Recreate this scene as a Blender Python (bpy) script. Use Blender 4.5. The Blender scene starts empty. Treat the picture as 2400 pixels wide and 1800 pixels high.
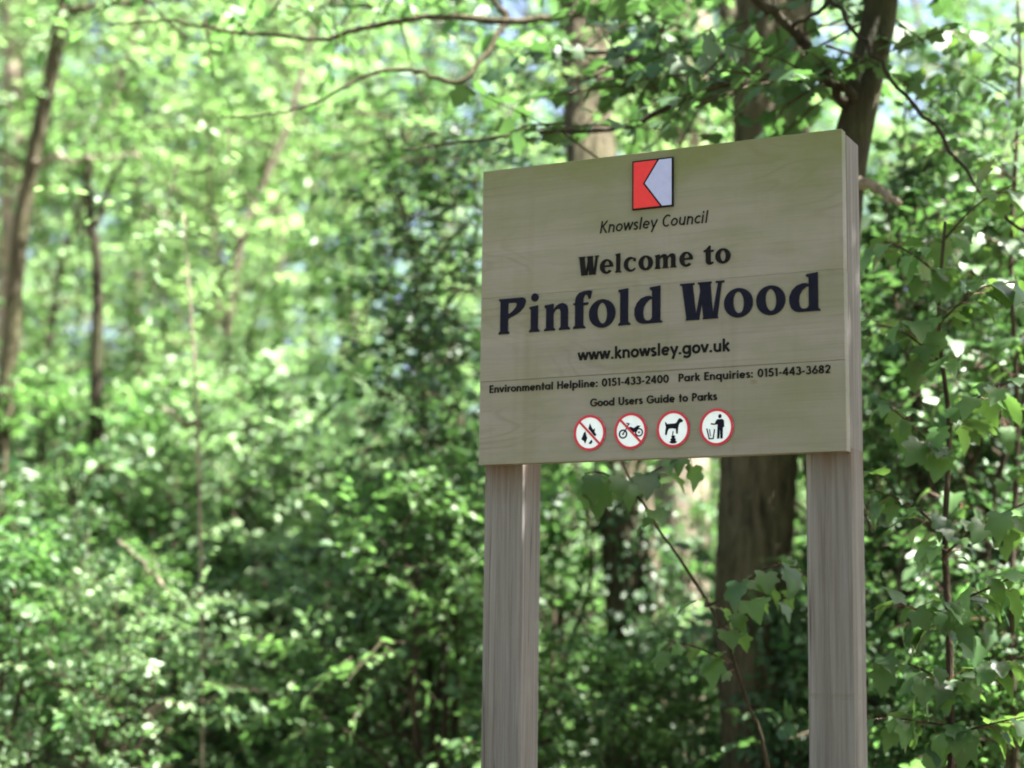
import bpy, math, random
import numpy as np
from mathutils import Vector, Matrix
from mathutils.geometry import tessellate_polygon

S = bpy.context.scene
COL = S.collection
rng = np.random.default_rng(7)
R = math.radians

# ------------------------------------------------------------------ camera
CAM_Z = 1.55
PITCH = 0.1459
F24 = 4236.36                      # focal length in pixels of the 2400 px wide photograph
cam_d = bpy.data.cameras.new('camera')
cam = bpy.data.objects.new('camera', cam_d); COL.objects.link(cam)
cam.location = (0, 0, CAM_Z)
cam.rotation_euler = (math.pi / 2 + PITCH, 0, 0)
cam_d.sensor_width = 36.0
cam_d.lens = 36.0 * F24 / 2400.0
cam_d.clip_start = 0.1
cam_d.clip_end = 2000
cam_d.dof.use_dof = True
cam_d.dof.focus_distance = 5.55
cam_d.dof.aperture_fstop = 1.4
S.camera = cam

# ------------------------------------------------------------------ sky, sun, exposure
SUN_EL, SUN_AZ = R(60), R(104)      # azimuth measured from +Y towards +X
w = bpy.data.worlds.new('World'); S.world = w; w.use_nodes = True
nt = w.node_tree; nt.nodes.clear()
sky = nt.nodes.new('ShaderNodeTexSky'); sky.sky_type = 'NISHITA'; sky.sun_disc = False
sky.sun_elevation = SUN_EL; sky.sun_rotation = SUN_AZ
sky.air_density = 0.75; sky.dust_density = 4.5; sky.ozone_density = 1.0
bg = nt.nodes.new('ShaderNodeBackground'); bg.inputs['Strength'].default_value = 0.05
out = nt.nodes.new('ShaderNodeOutputWorld')
nt.links.new(sky.outputs[0], bg.inputs[0]); nt.links.new(bg.outputs[0], out.inputs[0])
sd = bpy.data.lights.new('sun', 'SUN'); sd.energy = 5.0; sd.angle = R(0.53); sd.color = (1.0, 0.965, 0.90)
so = bpy.data.objects.new('sun', sd); COL.objects.link(so)
sdir = Vector((math.sin(SUN_AZ) * math.cos(SUN_EL), math.cos(SUN_AZ) * math.cos(SUN_EL), math.sin(SUN_EL)))
so.rotation_euler = (-sdir).to_track_quat('-Z', 'Y').to_euler(); so.location = sdir * 60

S.view_settings.view_transform = 'Standard'
S.view_settings.look = 'None'
S.view_settings.gamma = 1.0
S.view_settings.use_curve_mapping = False
S.view_settings.exposure = 3.45
S.render.engine = 'CYCLES'
S.cycles.use_denoising = True
S.cycles.max_bounces = 6
S.cycles.diffuse_bounces = 2
S.cycles.transmission_bounces = 4
S.cycles.glossy_bounces = 2
S.cycles.sample_clamp_indirect = 6.0
S.cycles.filter_width = 1.9

# ------------------------------------------------------------------ helpers
def at(px, py, Y):
    """point on the vertical plane y = Y that the photograph shows at (px, py)"""
    xc, yc = (px - 1200) / F24, (900 - py) / F24
    d = np.array([xc, math.cos(PITCH) - yc * math.sin(PITCH), math.sin(PITCH) + yc * math.cos(PITCH)])
    return np.array([0, 0, CAM_Z]) + d * (Y / d[1])

def mpp(Y):                        # metres per photograph pixel at depth Y
    return Y / F24

def tag(o, label=None, cat=None, group=None, kind=None):
    if label: o['label'] = label
    if cat: o['category'] = cat
    if group: o['group'] = group
    if kind: o['kind'] = kind
    return o

def empty(name, loc, label, cat, group=None):
    o = bpy.data.objects.new(name, None); COL.objects.link(o)
    o.location = loc; o.empty_display_size = 0.2
    return tag(o, label, cat, group)

class MB:
    """collects arrays of vertices and faces, builds one mesh object"""
    def __init__(s): s.v = []; s.f = []; s.n = 0; s.var = []
    def add(s, verts, faces, var=None):
        verts = np.asarray(verts, float)
        s.v.append(verts)
        for f in faces: s.f.append([i + s.n for i in f])
        s.var += ([0.5] * len(faces) if var is None else list(var))
        s.n += len(verts)
    def mesh(s, name, mat, smooth=False):
        me = bpy.data.meshes.new(name)
        v = np.concatenate(s.v)
        me.from_pydata([tuple(p) for p in v], [], s.f)
        me.materials.append(mat)
        a = me.attributes.new('var', 'FLOAT', 'FACE'); a.data.foreach_set('value', np.array(s.var, np.float32))
        if smooth: me.polygons.foreach_set('use_smooth', np.ones(len(me.polygons), bool))
        me.update(); return me
    def build(s, name, mat, parent=None, smooth=False):
        return link(name, s.mesh(name, mat, smooth), parent)

def link(name, me, parent=None):
    o = bpy.data.objects.new(name, me); COL.objects.link(o)
    if parent: o.parent = parent
    return o

def tube(path, rad, sides=8, noise=0.0, cap=True):
    path = np.asarray(path, float); n = len(path)
    rad = np.broadcast_to(np.asarray(rad, float), (n,))
    t = np.gradient(path, axis=0); t /= np.linalg.norm(t, axis=1)[:, None] + 1e-9
    ref = np.array([0.31, 0.95, 0.05]) if abs(t[0][1]) < 0.8 else np.array([1.0, 0.1, 0.05])
    ang = np.arange(sides) * 2 * math.pi / sides
    V = []
    for i in range(n):
        a = np.cross(t[i], ref); a /= np.linalg.norm(a) + 1e-9
        b = np.cross(t[i], a)
        r = rad[i] * (1 + (rng.normal(0, noise, sides) if noise else 0))
        V.append(path[i] + (np.cos(ang) * r)[:, None] * a + (np.sin(ang) * r)[:, None] * b)
    V = np.concatenate(V); F = []
    for i in range(n - 1):
        for k in range(sides):
            k2 = (k + 1) % sides
            F.append((i * sides + k, i * sides + k2, (i + 1) * sides + k2, (i + 1) * sides + k))
    if cap:
        F.append(tuple(range(sides))[::-1]); F.append(tuple((n - 1) * sides + k for k in range(sides)))
    return V, F

def ridged(path, rad, sides=44, depth=0.07, seed=1.0, ridges=15):
    """trunk with furrowed bark: long wandering ridges pushed out of the tube"""
    V, F = tube(path, rad, sides, 0.0)
    n = len(path); V = V.reshape(n, sides, 3); a = np.arange(sides) * 2 * math.pi / sides
    c = np.asarray(path)[:, None, :]; z = np.asarray(path)[:, 2][:, None]
    ph = 1.3 * np.sin(z * 2.1 + seed) + 0.8 * np.sin(z * 5.3 + a * 2 + seed * 3) + 0.5 * np.sin(z * 11.0 + a * 5)
    h = np.abs(np.sin(a * ridges / 2 + ph)) ** 0.6 + 0.5 * np.abs(np.sin(a * ridges * 0.9 + z * 3.7 + 2 * ph)) + rng.normal(0, .16, (n, sides))
    lump = 0.5 * np.sin(a * 2 + z * 1.1 + seed) + 0.4 * np.sin(a * 3 - z * 1.7)
    return (c + (V - c) * (1 + depth * (h - 0.7) + 0.05 * lump)[:, :, None]).reshape(-1, 3), F

def smooth_path(pts, n=24):
    """Catmull-Rom through the points"""
    p = np.asarray(pts, float)
    p = np.vstack([2 * p[0] - p[1], p, 2 * p[-1] - p[-2]])
    m = len(p) - 3; out = []
    for u in np.linspace(0, m - 1e-6, n):
        i = int(u); t = u - i
        a, b, c, d = p[i:i + 4]
        out.append(0.5 * ((2 * b) + (-a + c) * t + (2 * a - 5 * b + 4 * c - d) * t * t + (-a + 3 * b - 3 * c + d) * t ** 3))
    return np.array(out)

# ------------------------------------------------------------------ materials
def mat_base(name):
    m = bpy.data.materials.new(name); m.use_nodes = True
    nt = m.node_tree
    return m, nt, nt.nodes['Principled BSDF'], nt.nodes['Material Output']

def N(nt, typ, **kw):
    n = nt.nodes.new(typ)
    for k, v in kw.items(): setattr(n, k, v)
    return n

def ramp(nt, fac, stops):
    r = N(nt, 'ShaderNodeValToRGB'); e = r.color_ramp.elements
    while len(e) < len(stops): e.new(0.5)
    for x, (p, c) in zip(e, stops): x.position = p; x.color = (*c, 1)
    nt.links.new(fac, r.inputs[0]); return r.outputs[0]

def mix(nt, fac, a, b, mode='MIX'):
    m = N(nt, 'ShaderNodeMix', data_type='RGBA', blend_type=mode)
    for sock, val in ((m.inputs[0], fac), (m.inputs[6], a), (m.inputs[7], b)):
        if hasattr(val, 'is_output'): nt.links.new(val, sock)
        elif isinstance(val, tuple): sock.default_value = (*val, 1)
        else: sock.default_value = val
    return m.outputs[2]

def noise(nt, vec, scale, detail=3.0, rough=0.55, dist=0.0):
    n = N(nt, 'ShaderNodeTexNoise'); n.inputs['Scale'].default_value = scale
    n.inputs['Detail'].default_value = detail; n.inputs['Roughness'].default_value = rough
    n.inputs['Distortion'].default_value = dist
    if vec is not None: nt.links.new(vec, n.inputs['Vector'])
    return n.outputs['Fac']

def mapping(nt, vec, scale=(1, 1, 1), loc=(0, 0, 0)):
    m = N(nt, 'ShaderNodeMapping'); m.inputs['Scale'].default_value = scale; m.inputs['Location'].default_value = loc
    nt.links.new(vec, m.inputs['Vector']); return m.outputs[0]

def bump(nt, bsdf, h, strength=0.5, dist=0.01):
    b = N(nt, 'ShaderNodeBump'); b.inputs['Strength'].default_value = strength; b.inputs['Distance'].default_value = dist
    nt.links.new(h, b.inputs['Height']); nt.links.new(b.outputs[0], bsdf.inputs['Normal'])

def leaf_material(name, dark, light, trans, single=False, tw=0.45, rough=0.52):
    m, nt, p, o = mat_base(name)
    if single:
        v = N(nt, 'ShaderNodeObjectInfo').outputs['Random']
    else:
        v = N(nt, 'ShaderNodeAttribute', attribute_name='var').outputs['Fac']
    oi = N(nt, 'ShaderNodeObjectInfo').outputs['Random']
    c = ramp(nt, v, [(0.0, dark), (0.75, light), (1.0, tuple(min(1, x * 1.35) for x in light))])
    hs = N(nt, 'ShaderNodeHueSaturation')
    mr = N(nt, 'ShaderNodeMapRange'); nt.links.new(oi, mr.inputs[0]); mr.inputs[3].default_value = 0.485; mr.inputs[4].default_value = 0.515
    nt.links.new(mr.outputs[0], hs.inputs['Hue']); nt.links.new(c, hs.inputs['Color'])
    c = hs.outputs[0]
    nt.links.new(c, p.inputs['Base Color']); p.inputs['Roughness'].default_value = rough
    p.inputs['Specular IOR Level'].default_value = 0.45
    t = N(nt, 'ShaderNodeBsdfTranslucent')
    tc = mix(nt, 0.55, c, trans)
    nt.links.new(tc, t.inputs[0])
    ms = N(nt, 'ShaderNodeMixShader'); ms.inputs[0].default_value = tw
    nt.links.new(p.outputs[0], ms.inputs[1]); nt.links.new(t.outputs[0], ms.inputs[2])
    nt.links.new(ms.outputs[0], o.inputs[0])
    return m

def bark_material(name, a, b, moss=(0.07, 0.09, 0.03), mossamt=0.4, scale=1.0):
    m, nt, p, o = mat_base(name)
    g = N(nt, 'ShaderNodeNewGeometry').outputs['Position']
    v = mapping(nt, g, (14 * scale, 14 * scale, 2.2 * scale))
    n1 = noise(nt, v, 1.6, 6, 0.65, 0.6)
    c = ramp(nt, n1, [(0.32, a), (0.68, b)])
    n2 = noise(nt, g, 2.1, 4)
    f = ramp(nt, n2, [(0.45, (0, 0, 0)), (0.7, (mossamt,) * 3)])
    c = mix(nt, f, c, moss)
    nt.links.new(c, p.inputs['Base Color']); p.inputs['Roughness'].default_value = 0.9
    p.inputs['Specular IOR Level'].default_value = 0.15
    n3 = noise(nt, mapping(nt, g, (45 * scale, 45 * scale, 12 * scale)), 1.0, 5, 0.7)
    ad = N(nt, 'ShaderNodeMath', operation='ADD'); nt.links.new(n1, ad.inputs[0]); nt.links.new(n3, ad.inputs[1])
    bump(nt, p, ad.outputs[0], 1.0, 0.03)
    return m

def plain(name, col, rough=0.5, spec=0.3):
    m, nt, p, o = mat_base(name)
    g = N(nt, 'ShaderNodeNewGeometry').outputs['Position']
    n = noise(nt, g, 60, 4)
    c = mix(nt, ramp(nt, n, [(0.35, (0, 0, 0)), (0.8, (0.35,) * 3)]), col, tuple(min(1, x * 1.25 + 0.01) for x in col))
    nt.links.new(c, p.inputs['Base Color']); p.inputs['Roughness'].default_value = rough
    p.inputs['Specular IOR Level'].default_value = spec
    return m

LEAF_MID = leaf_material('leaf_mid', (0.028, 0.080, 0.026), (0.090, 0.175, 0.055), (0.17, 0.38, 0.08))
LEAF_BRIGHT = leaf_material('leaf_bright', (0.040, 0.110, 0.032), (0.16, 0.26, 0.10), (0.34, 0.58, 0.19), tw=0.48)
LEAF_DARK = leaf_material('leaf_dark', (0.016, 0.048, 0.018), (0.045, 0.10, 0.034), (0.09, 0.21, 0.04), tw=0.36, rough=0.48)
LEAF_SAGE = leaf_material('leaf_sage', (0.05, 0.115, 0.045), (0.155, 0.235, 0.11), (0.22, 0.42, 0.12), tw=0.40)
LEAF_BIG = leaf_material('leaf_big', (0.018, 0.055, 0.020), (0.07, 0.135, 0.042), (0.16, 0.31, 0.04), single=True, tw=0.42, rough=0.46)
BARK_DARK = bark_material('bark_dark', (0.012, 0.0095, 0.007), (0.048, 0.039, 0.027), mossamt=0.5)
BARK_GREY = bark_material('bark_grey', (0.05, 0.04, 0.03), (0.17, 0.14, 0.105), mossamt=0.35)
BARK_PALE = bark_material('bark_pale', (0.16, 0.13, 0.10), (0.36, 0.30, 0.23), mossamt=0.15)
BARK_OAK = bark_material('bark_oak', (0.020, 0.0175, 0.010), (0.115, 0.098, 0.062), moss=(0.05, 0.06, 0.018), mossamt=0.5)
TWIG = bark_material('twig_bark', (0.025, 0.018, 0.013), (0.08, 0.06, 0.04), mossamt=0.2)
PETIOLE = plain('petiole', (0.10, 0.045, 0.02), 0.5)

# ------------------------------------------------------------------ ground
def ground():
    m, nt, p, o = mat_base('woodland_floor')
    g = N(nt, 'ShaderNodeNewGeometry').outputs['Position']
    n1 = noise(nt, g, 0.7, 5); n2 = noise(nt, g, 9.0, 6, 0.7)
    c = ramp(nt, n2, [(0.3, (0.06, 0.042, 0.026)), (0.55, (0.16, 0.115, 0.07)), (0.75, (0.26, 0.20, 0.13))])
    c = mix(nt, ramp(nt, n1, [(0.42, (0, 0, 0)), (0.62, (0.75,) * 3)]), c, (0.06, 0.10, 0.03))
    nt.links.new(c, p.inputs['Base Color']); p.inputs['Roughness'].default_value = 0.95
    bump(nt, p, n2, 0.8, 0.05)
    b = MB(); L = 900; n = 30
    xs = np.linspace(-L, L, n); V = [(x, y, 0) for y in xs for x in xs]
    F = [(j * n + i, j * n + i + 1, (j + 1) * n + i + 1, (j + 1) * n + i) for j in range(n - 1) for i in range(n - 1)]
    b.add(V, F)
    tag(b.build('ground', m), 'brown leaf litter and low green cover on the woodland floor', None, None, 'structure')
ground()

# ------------------------------------------------------------------ foliage machinery
OVATE_V = np.array([(0, 0, 0), (0.30, 0.27, 0.05), (0.70, 0.21, 0.03), (1.0, 0, -0.06), (0.70, -0.21, 0.03), (0.30, -0.27, 0.05)])
OVATE_F = [(0, 3, 2, 1), (0, 5, 4, 3)]
_h = [(0.0, 0.0), (-0.12, 0.20), (-0.04, 0.40), (0.08, 0.50), (0.20, 0.42), (0.27, 0.40), (0.44, 0.52), (0.60, 0.52), (0.63, 0.39), (0.62, 0.30), (0.80, 0.22), (0.92, 0.11), (1.03, 0.0)]
def maple_template():
    mid = [(0.0, 0.0), (0.25, 0.0), (0.55, 0.0), (1.06, 0.0)]
    V = []; F = []
    z = lambda x, y: -0.22 * x * x + 0.10 * abs(y) - 0.35 * y * y
    up = [(x, y) for x, y in _h]; 
    V = [(x, y, z(x, y)) for x, y in up]                      # 0..12 (0 base, 12 tip)
    V += [(x, -y, z(x, y)) for x, y in up[1:-1]]              # 13..23
    V += [(0.27, 0, z(.27, 0) + .02), (0.58, 0, z(.58, 0) + .02)]   # 24, 25
    a = list(range(0, 13)); b = [0] + list(range(13, 24)) + [12]
    def half(i, flip):
        T = [(i[0], i[1], 24), (i[1], i[2], 24), (i[2], i[3], i[4]), (i[2], i[4], 24), (i[4], i[5], 24), (i[5], i[9], 24), (i[5], i[6], i[8], i[9]), (i[6], i[7], i[8]), (24, i[9], 25), (i[9], i[10], 25), (i[10], i[11], 25), (i[11], i[12], 25)]
        return [t[::-1] if flip else t for t in T]
    return np.array(V), half(a, True) + half(b, False)
MAPLE_V, MAPLE_F = maple_template()

def unit(a): return a / (np.linalg.norm(a, axis=-1, keepdims=True) + 1e-9)

def leaf_mesh(name, P, D, Nn, size, mat, shape='ovate', var=None):
    """one mesh of leaves: positions P, axis D, normal Nn"""
    P = np.asarray(P); n = len(P)
    D = unit(np.asarray(D)); B = unit(np.cross(Nn, D)); Z = np.cross(D, B)
    tv, tf = (OVATE_V, OVATE_F) if shape == 'ovate' else (MAPLE_V, MAPLE_F)
    size = np.broadcast_to(size, (n,))
    k = len(tv)
    V = P[:, None, :] + size[:, None, None] * (tv[None, :, 0:1] * D[:, None, :] + tv[None, :, 1:2] * B[:, None, :] + tv[None, :, 2:3] * Z[:, None, :])
    V = V.reshape(-1, 3).astype(np.float32)
    me = bpy.data.meshes.new(name)
    lens = np.array([len(f) for f in tf]); flat = np.concatenate([np.array(f) for f in tf])
    nf = len(tf)
    loops = (flat[None, :] + (np.arange(n) * k)[:, None]).reshape(-1).astype(np.int32)
    starts1 = np.concatenate([[0], np.cumsum(lens)[:-1]])
    starts = (starts1[None, :] + (np.arange(n) * lens.sum())[:, None]).reshape(-1).astype(np.int32)
    me.vertices.add(len(V)); me.vertices.foreach_set('co', V.reshape(-1))
    me.loops.add(len(loops)); me.loops.foreach_set('vertex_index', loops)
    me.polygons.add(n * nf); me.polygons.foreach_set('loop_start', starts)
    me.update(calc_edges=True)
    me.materials.append(mat)
    if var is None: var = rng.random(n)
    a = me.attributes.new('var', 'FLOAT', 'FACE'); a.data.foreach_set('value', np.repeat(np.asarray(var, np.float32), nf))
    return me

def spray(base, d, length, k, size, out, droop=0.25, jit=0.45):
    """k leaves set alternately along a twig"""
    d = d / (np.linalg.norm(d) + 1e-9)
    up = np.array([0, 0, 1.0]) + rng.normal(0, jit, 3)
    side = np.cross(d, up); side /= np.linalg.norm(side) + 1e-9
    up = np.cross(side, d)
    s = (np.arange(k) + rng.random(k) * 0.6) / k
    P = base + d * (s * length)[:, None] + np.array([0, 0, -1.0]) * (droop * length * s ** 2)[:, None]
    sg = np.where(np.arange(k) % 2 == 0, 1.0, -1.0) * (1 - 0.8 * (s > 0.93))
    D = d * 0.65 + side * sg[:, None] + rng.normal(0, 0.3, (k, 3)) + np.array([0, 0, -0.30])
    Nn = up + rng.normal(0, jit, (k, 3))
    out.append((P, D, Nn, size * (0.65 + 0.6 * rng.random(k))))

def tree_proto(name, H, h0, crown_r, n_br, twigs, leaves, leaf, r0, barkm, leafm, lean=0.0, shape='ovate', top_pow=0.8, jit=0.45, trunk_sides=9, elev=(15, 50), multi=1):
    """trunk mesh with limbs and a crown mesh of leaf sprays"""
    tb = MB(); outl = []; vv = []
    for st in range(multi):
        a0 = rng.random() * 6.28
        sp = 0 if multi == 1 else H * 0.28 * rng.random()
        k = 9; zz = np.linspace(0, 1, k)
        ax = np.cumsum(rng.normal(0, 0.030 * H, k)) * zz; ay = np.cumsum(rng.normal(0, 0.030 * H, k)) * zz
        tip = np.array([math.cos(a0), math.sin(a0)]) * sp
        path = np.stack([ax + lean * zz ** 1.5 + tip[0] * zz, ay + tip[1] * zz, zz * H], 1); path[0, 2] = -0.05
        rads = r0 * (1 - 0.86 * zz) ; rads[0] *= 1.25
        path2 = smooth_path(path, 16); tb.add(*tube(path2, np.interp(np.linspace(0, 1, 16), zz, rads), trunk_sides, 0.05))
        az = rng.random() * 6.28
        nb = n_br // multi
        for i in range(nb):
            u = (i + rng.random()) / nb
            h = h0 + (H - h0) * u
            az += 2.4 + rng.normal(0, 0.4)
            b0 = np.array([np.interp(h, path2[:, 2], path2[:, 0]), np.interp(h, path2[:, 2], path2[:, 1]), h])
            prof = (0.55 + 0.45 * min(1, u / 0.3)) * (1 - u) ** top_pow + 0.12
            L = crown_r * prof * (0.6 + 0.6 * rng.random())
            el = R(elev[0] + (elev[1] - elev[0]) * u + rng.normal(0, 10))
            d = np.array([math.cos(az) * math.cos(el), math.sin(az) * math.cos(el), math.sin(el)])
            pts = [b0]; dd = d.copy(); ns = 5
            for s in range(ns):
                dd = dd + rng.normal(0, 0.16, 3) + np.array([0, 0, -0.05]); dd /= np.linalg.norm(dd)
                pts.append(pts[-1] + dd * L / ns)
            pts = np.array(pts)
            tb.add(*tube(pts, np.linspace(max(0.008, r0 * 0.30 * (1 - 0.6 * u)), 0.004, ns + 1), 4, cap=False))
            shade = rng.random()
            clumps = [(t, np.clip(shade + rng.normal(0, .28), 0, 1)) for t in (0.38 + 0.2 * rng.random(), 0.68 + 0.15 * rng.random(), 0.97)]
            for j in range(twigs):
                t, csh = clumps[j % 3]
                q = t * ns; qi = min(ns - 1, int(q)); b = pts[qi] + (pts[qi + 1] - pts[qi]) * (q - qi) + rng.normal(0, 0.045 * crown_r, 3) * np.array([1, 1, .6])
                td = dd * 0.6 + rng.normal(0, 0.8, 3) * np.array([1, 1, .5]) + np.array([0, 0, 0.05])
                tl = (0.35 + 0.5 * rng.random()) * (0.32 + 0.18 * crown_r)
                spray(b, td, tl, leaves, leaf, outl, jit=jit)
                vv.append(np.clip(0.12 + 0.75 * csh + rng.normal(0, 0.14, leaves), 0, 1))
                if j % 2 == 0:
                    e = b + unit(td) * tl; e[2] -= 0.2 * tl
                    tb.add(*tube(np.array([b, (b + e) / 2 + np.array([0, 0, .02]), e]), [0.006, 0.004, 0.002], 3, cap=False))
    P, D, Nn, sz = [np.concatenate([o[i] for o in outl]) for i in range(4)]
    trunk = tb.mesh(name + '_trunk', barkm, True)
    crown = leaf_mesh(name + '_crown', P, D, Nn, sz, leafm, shape, np.concatenate(vv))
    return trunk, crown

def plant(name, proto, x, y, label, cat, group, rz=None, sc=1.0, stem='trunk'):
    e = empty(name, (x, y, 0), label, cat, group)
    e.rotation_euler = (0, 0, rng.random() * 6.283 if rz is None else rz)
    e.scale = (sc, sc, sc)
    link(stem, proto[0], e)
    tag(link('crown', proto[1], e), kind='stuff')
    return e

# ------------------------------------------------------------------ the sign
YAW, TILT, LEAN = 0.4671, 0.0058, -0.0114
BW, BH, BT, PW, PD = 1.2, 0.9603, 0.040, 0.1368, 0.1309
_r = np.array([math.cos(YAW), -math.sin(YAW), 0]); _b = np.array([math.sin(YAW), math.cos(YAW), 0]); _u = np.array([0, 0, 1.0])
u2 = _u * math.cos(TILT) + _b * math.sin(TILT); b2 = _b * math.cos(TILT) - _u * math.sin(TILT)
r2 = _r * math.cos(LEAN) + u2 * math.sin(LEAN); u3 = u2 * math.cos(LEAN) - _r * math.sin(LEAN)
SC = np.array([0.4356, 5.4558, CAM_Z + 1.0538])           # centre of the board's front face
lift = SC[2] / u3[2]; base = SC - u3 * lift
sign = empty('welcome_sign', (0, 0, 0), 'wooden welcome sign board on two square grey posts reading Pinfold Wood', 'sign')
sign.matrix_world = Matrix(((r2[0], b2[0], u3[0], base[0]), (r2[1], b2[1], u3[1], base[1]), (r2[2], b2[2], u3[2], base[2]), (0, 0, 0, 1)))
Z0 = lift - BH / 2                                         # board bottom in the sign's own frame

def board_wood(name, vertical=False):
    m, nt, p, o = mat_base(name)
    tc = N(nt, 'ShaderNodeTexCoord'); tc.object = sign
    g = tc.outputs['Object']
    oi = N(nt, 'ShaderNodeObjectInfo').outputs['Random']
    off = N(nt, 'ShaderNodeCombineXYZ'); ml = N(nt, 'ShaderNodeMath', operation='MULTIPLY'); ml.inputs[1].default_value = 37.0
    nt.links.new(oi, ml.inputs[0]); nt.links.new(ml.outputs[0], off.inputs[0]); nt.links.new(ml.outputs[0], off.inputs[2])
    va = N(nt, 'ShaderNodeVectorMath', operation='ADD'); nt.links.new(g, va.inputs[0]); nt.links.new(off.outputs[0], va.inputs[1])
    gg = va.outputs[0]
    sc = (70, 70, 1.6) if vertical else (3.0, 60, 140)
    fine = noise(nt, mapping(nt, gg, sc), 1.0, 6, 0.7, 0.25)
    sc2 = (16, 16, 0.5) if vertical else (0.9, 12, 15)
    broad = noise(nt, mapping(nt, gg, sc2), 1.0, 4, 0.6, 1.2)
    # cathedral figure: contour lines of a stretched noise field, fading in and out
    fld = noise(nt, mapping(nt, gg, (0.9, 3, 3.4) if not vertical else (5, 5, 0.25)), 1.0, 2.5, 0.5, 0.4)
    m1 = N(nt, 'ShaderNodeMath', operation='MULTIPLY'); nt.links.new(fld, m1.inputs[0]); m1.inputs[1].default_value = 150.0
    m2 = N(nt, 'ShaderNodeMath', operation='SINE'); nt.links.new(m1.outputs[0], m2.inputs[0])
    fmask = noise(nt, mapping(nt, gg, (1.6, 3, 4.0)), 1.0, 3)
    m3 = N(nt, 'ShaderNodeMath', operation='MULTIPLY'); nt.links.new(m2.outputs[0], m3.inputs[0]); nt.links.new(ramp(nt, fmask, [(0.42, (0, 0, 0)), (0.68, (1, 1, 1))]), m3.inputs[1])
    ring = m3.outputs[0]
    if vertical:
        c = ramp(nt, broad, [(0.3, (0.108, 0.100, 0.100)), (0.7, (0.176, 0.165, 0.166))])
        c = mix(nt, ramp(nt, fine, [(0.36, (0.55,) * 3), (0.54, (0, 0, 0))]), c, (0.066, 0.052, 0.046))
        c = mix(nt, ramp(nt, fine, [(0.58, (0, 0, 0)), (0.75, (0.5,) * 3)]), c, (0.225, 0.212, 0.213))
        # tannin stain bleeding down from the board
        sx = N(nt, 'ShaderNodeSeparateXYZ'); nt.links.new(g, sx.inputs[0])
        mr = N(nt, 'ShaderNodeMapRange'); nt.links.new(sx.outputs[2], mr.inputs[0])
        mr.inputs[1].default_value = Z0 - 0.13; mr.inputs[2].default_value = Z0 + 0.01
        st = N(nt, 'ShaderNodeMath', operation='MULTIPLY'); nt.links.new(mr.outputs[0], st.inputs[0])
        nt.links.new(ramp(nt, noise(nt, mapping(nt, gg, (38, 38, 1.0)), 1.0, 3), [(0.36, (0.1,) * 3), (0.62, (1, 1, 1))]), st.inputs[1])
        lt = N(nt, 'ShaderNodeMath', operation='LESS_THAN'); nt.links.new(sx.outputs[2], lt.inputs[0]); lt.inputs[1].default_value = Z0 + 0.015
        s2 = N(nt, 'ShaderNodeMath', operation='MULTIPLY'); nt.links.new(st.outputs[0], s2.inputs[0]); nt.links.new(lt.outputs[0], s2.inputs[1])
        c = mix(nt, s2.outputs[0], c, (0.095, 0.058, 0.038))
        c = mix(nt, ramp(nt, noise(nt, mapping(nt, gg, (4, 4, 0.8)), 1.0, 3), [(0.5, (0, 0, 0)), (0.75, (0.35,) * 3)]), c, (0.11, 0.098, 0.062))
        # drying cracks
        ck = noise(nt, mapping(nt, gg, (34, 34, 0.45)), 1.0, 2, 0.4)
        c = mix(nt, ramp(nt, ck, [(0.565, (0, 0, 0)), (0.575, (0.8,) * 3), (0.585, (0, 0, 0))]), c, (0.028, 0.022, 0.018))
        # water mark round the right post
        bnd = N(nt, 'ShaderNodeMath', operation='COMPARE'); nt.links.new(sx.outputs[2], bnd.inputs[0]); bnd.inputs[1].default_value = Z0 - 0.70; bnd.inputs[2].default_value = 0.009
        gx = N(nt, 'ShaderNodeMath', operation='GREATER_THAN'); nt.links.new(sx.outputs[0], gx.inputs[0]); gx.inputs[1].default_value = 0.0
        bm_ = N(nt, 'ShaderNodeMath', operation='MULTIPLY'); nt.links.new(bnd.outputs[0], bm_.inputs[0]); nt.links.new(gx.outputs[0], bm_.inputs[1])
        bk = N(nt, 'ShaderNodeMath', operation='MULTIPLY'); nt.links.new(bm_.outputs[0], bk.inputs[0]); nt.links.new(ramp(nt, noise(nt, mapping(nt, g, (25, 25, 60)), 1.0, 3), [(0.4, (0, 0, 0)), (0.7, (0.45,) * 3)]), bk.inputs[1])
        c = mix(nt, bk.outputs[0], c, (0.10, 0.088, 0.06))
        rgh = 0.8
    else:
        c = ramp(nt, broad, [(0.25, (0.160, 0.149, 0.133)), (0.75, (0.194, 0.181, 0.164))])
        c = mix(nt, ramp(nt, ring, [(0.25, (0, 0, 0)), (0.95, (0.50,) * 3)]), c, (0.114, 0.100, 0.078))
        c = mix(nt, ramp(nt, fine, [(0.33, (0.32,) * 3), (0.52, (0, 0, 0))]), c, (0.114, 0.102, 0.082))
        # algae: a green film that is thickest on the top board and in patches elsewhere
        sx = N(nt, 'ShaderNodeSeparateXYZ'); nt.links.new(g, sx.inputs[0])
        mr = N(nt, 'ShaderNodeMapRange'); nt.links.new(sx.outputs[2], mr.inputs[0])
        mr.inputs[1].default_value = Z0 + 0.70; mr.inputs[2].default_value = Z0 + 0.97
        mr.inputs[3].default_value = 0.0; mr.inputs[4].default_value = 0.95
        al = noise(nt, mapping(nt, g, (3.2, 3.2, 5.5)), 1.0, 4, 0.6)
        a2 = ramp(nt, al, [(0.42, (0.0,) * 3), (0.72, (0.5,) * 3)])
        mm = N(nt, 'ShaderNodeMath', operation='MULTIPLY_ADD'); nt.links.new(mr.outputs[0], mm.inputs[0]); mm.inputs[1].default_value = 0.85
        nt.links.new(a2, mm.inputs[2]); mm.use_clamp = True
        c = mix(nt, mm.outputs[0], c, (0.104, 0.115, 0.046))
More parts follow.
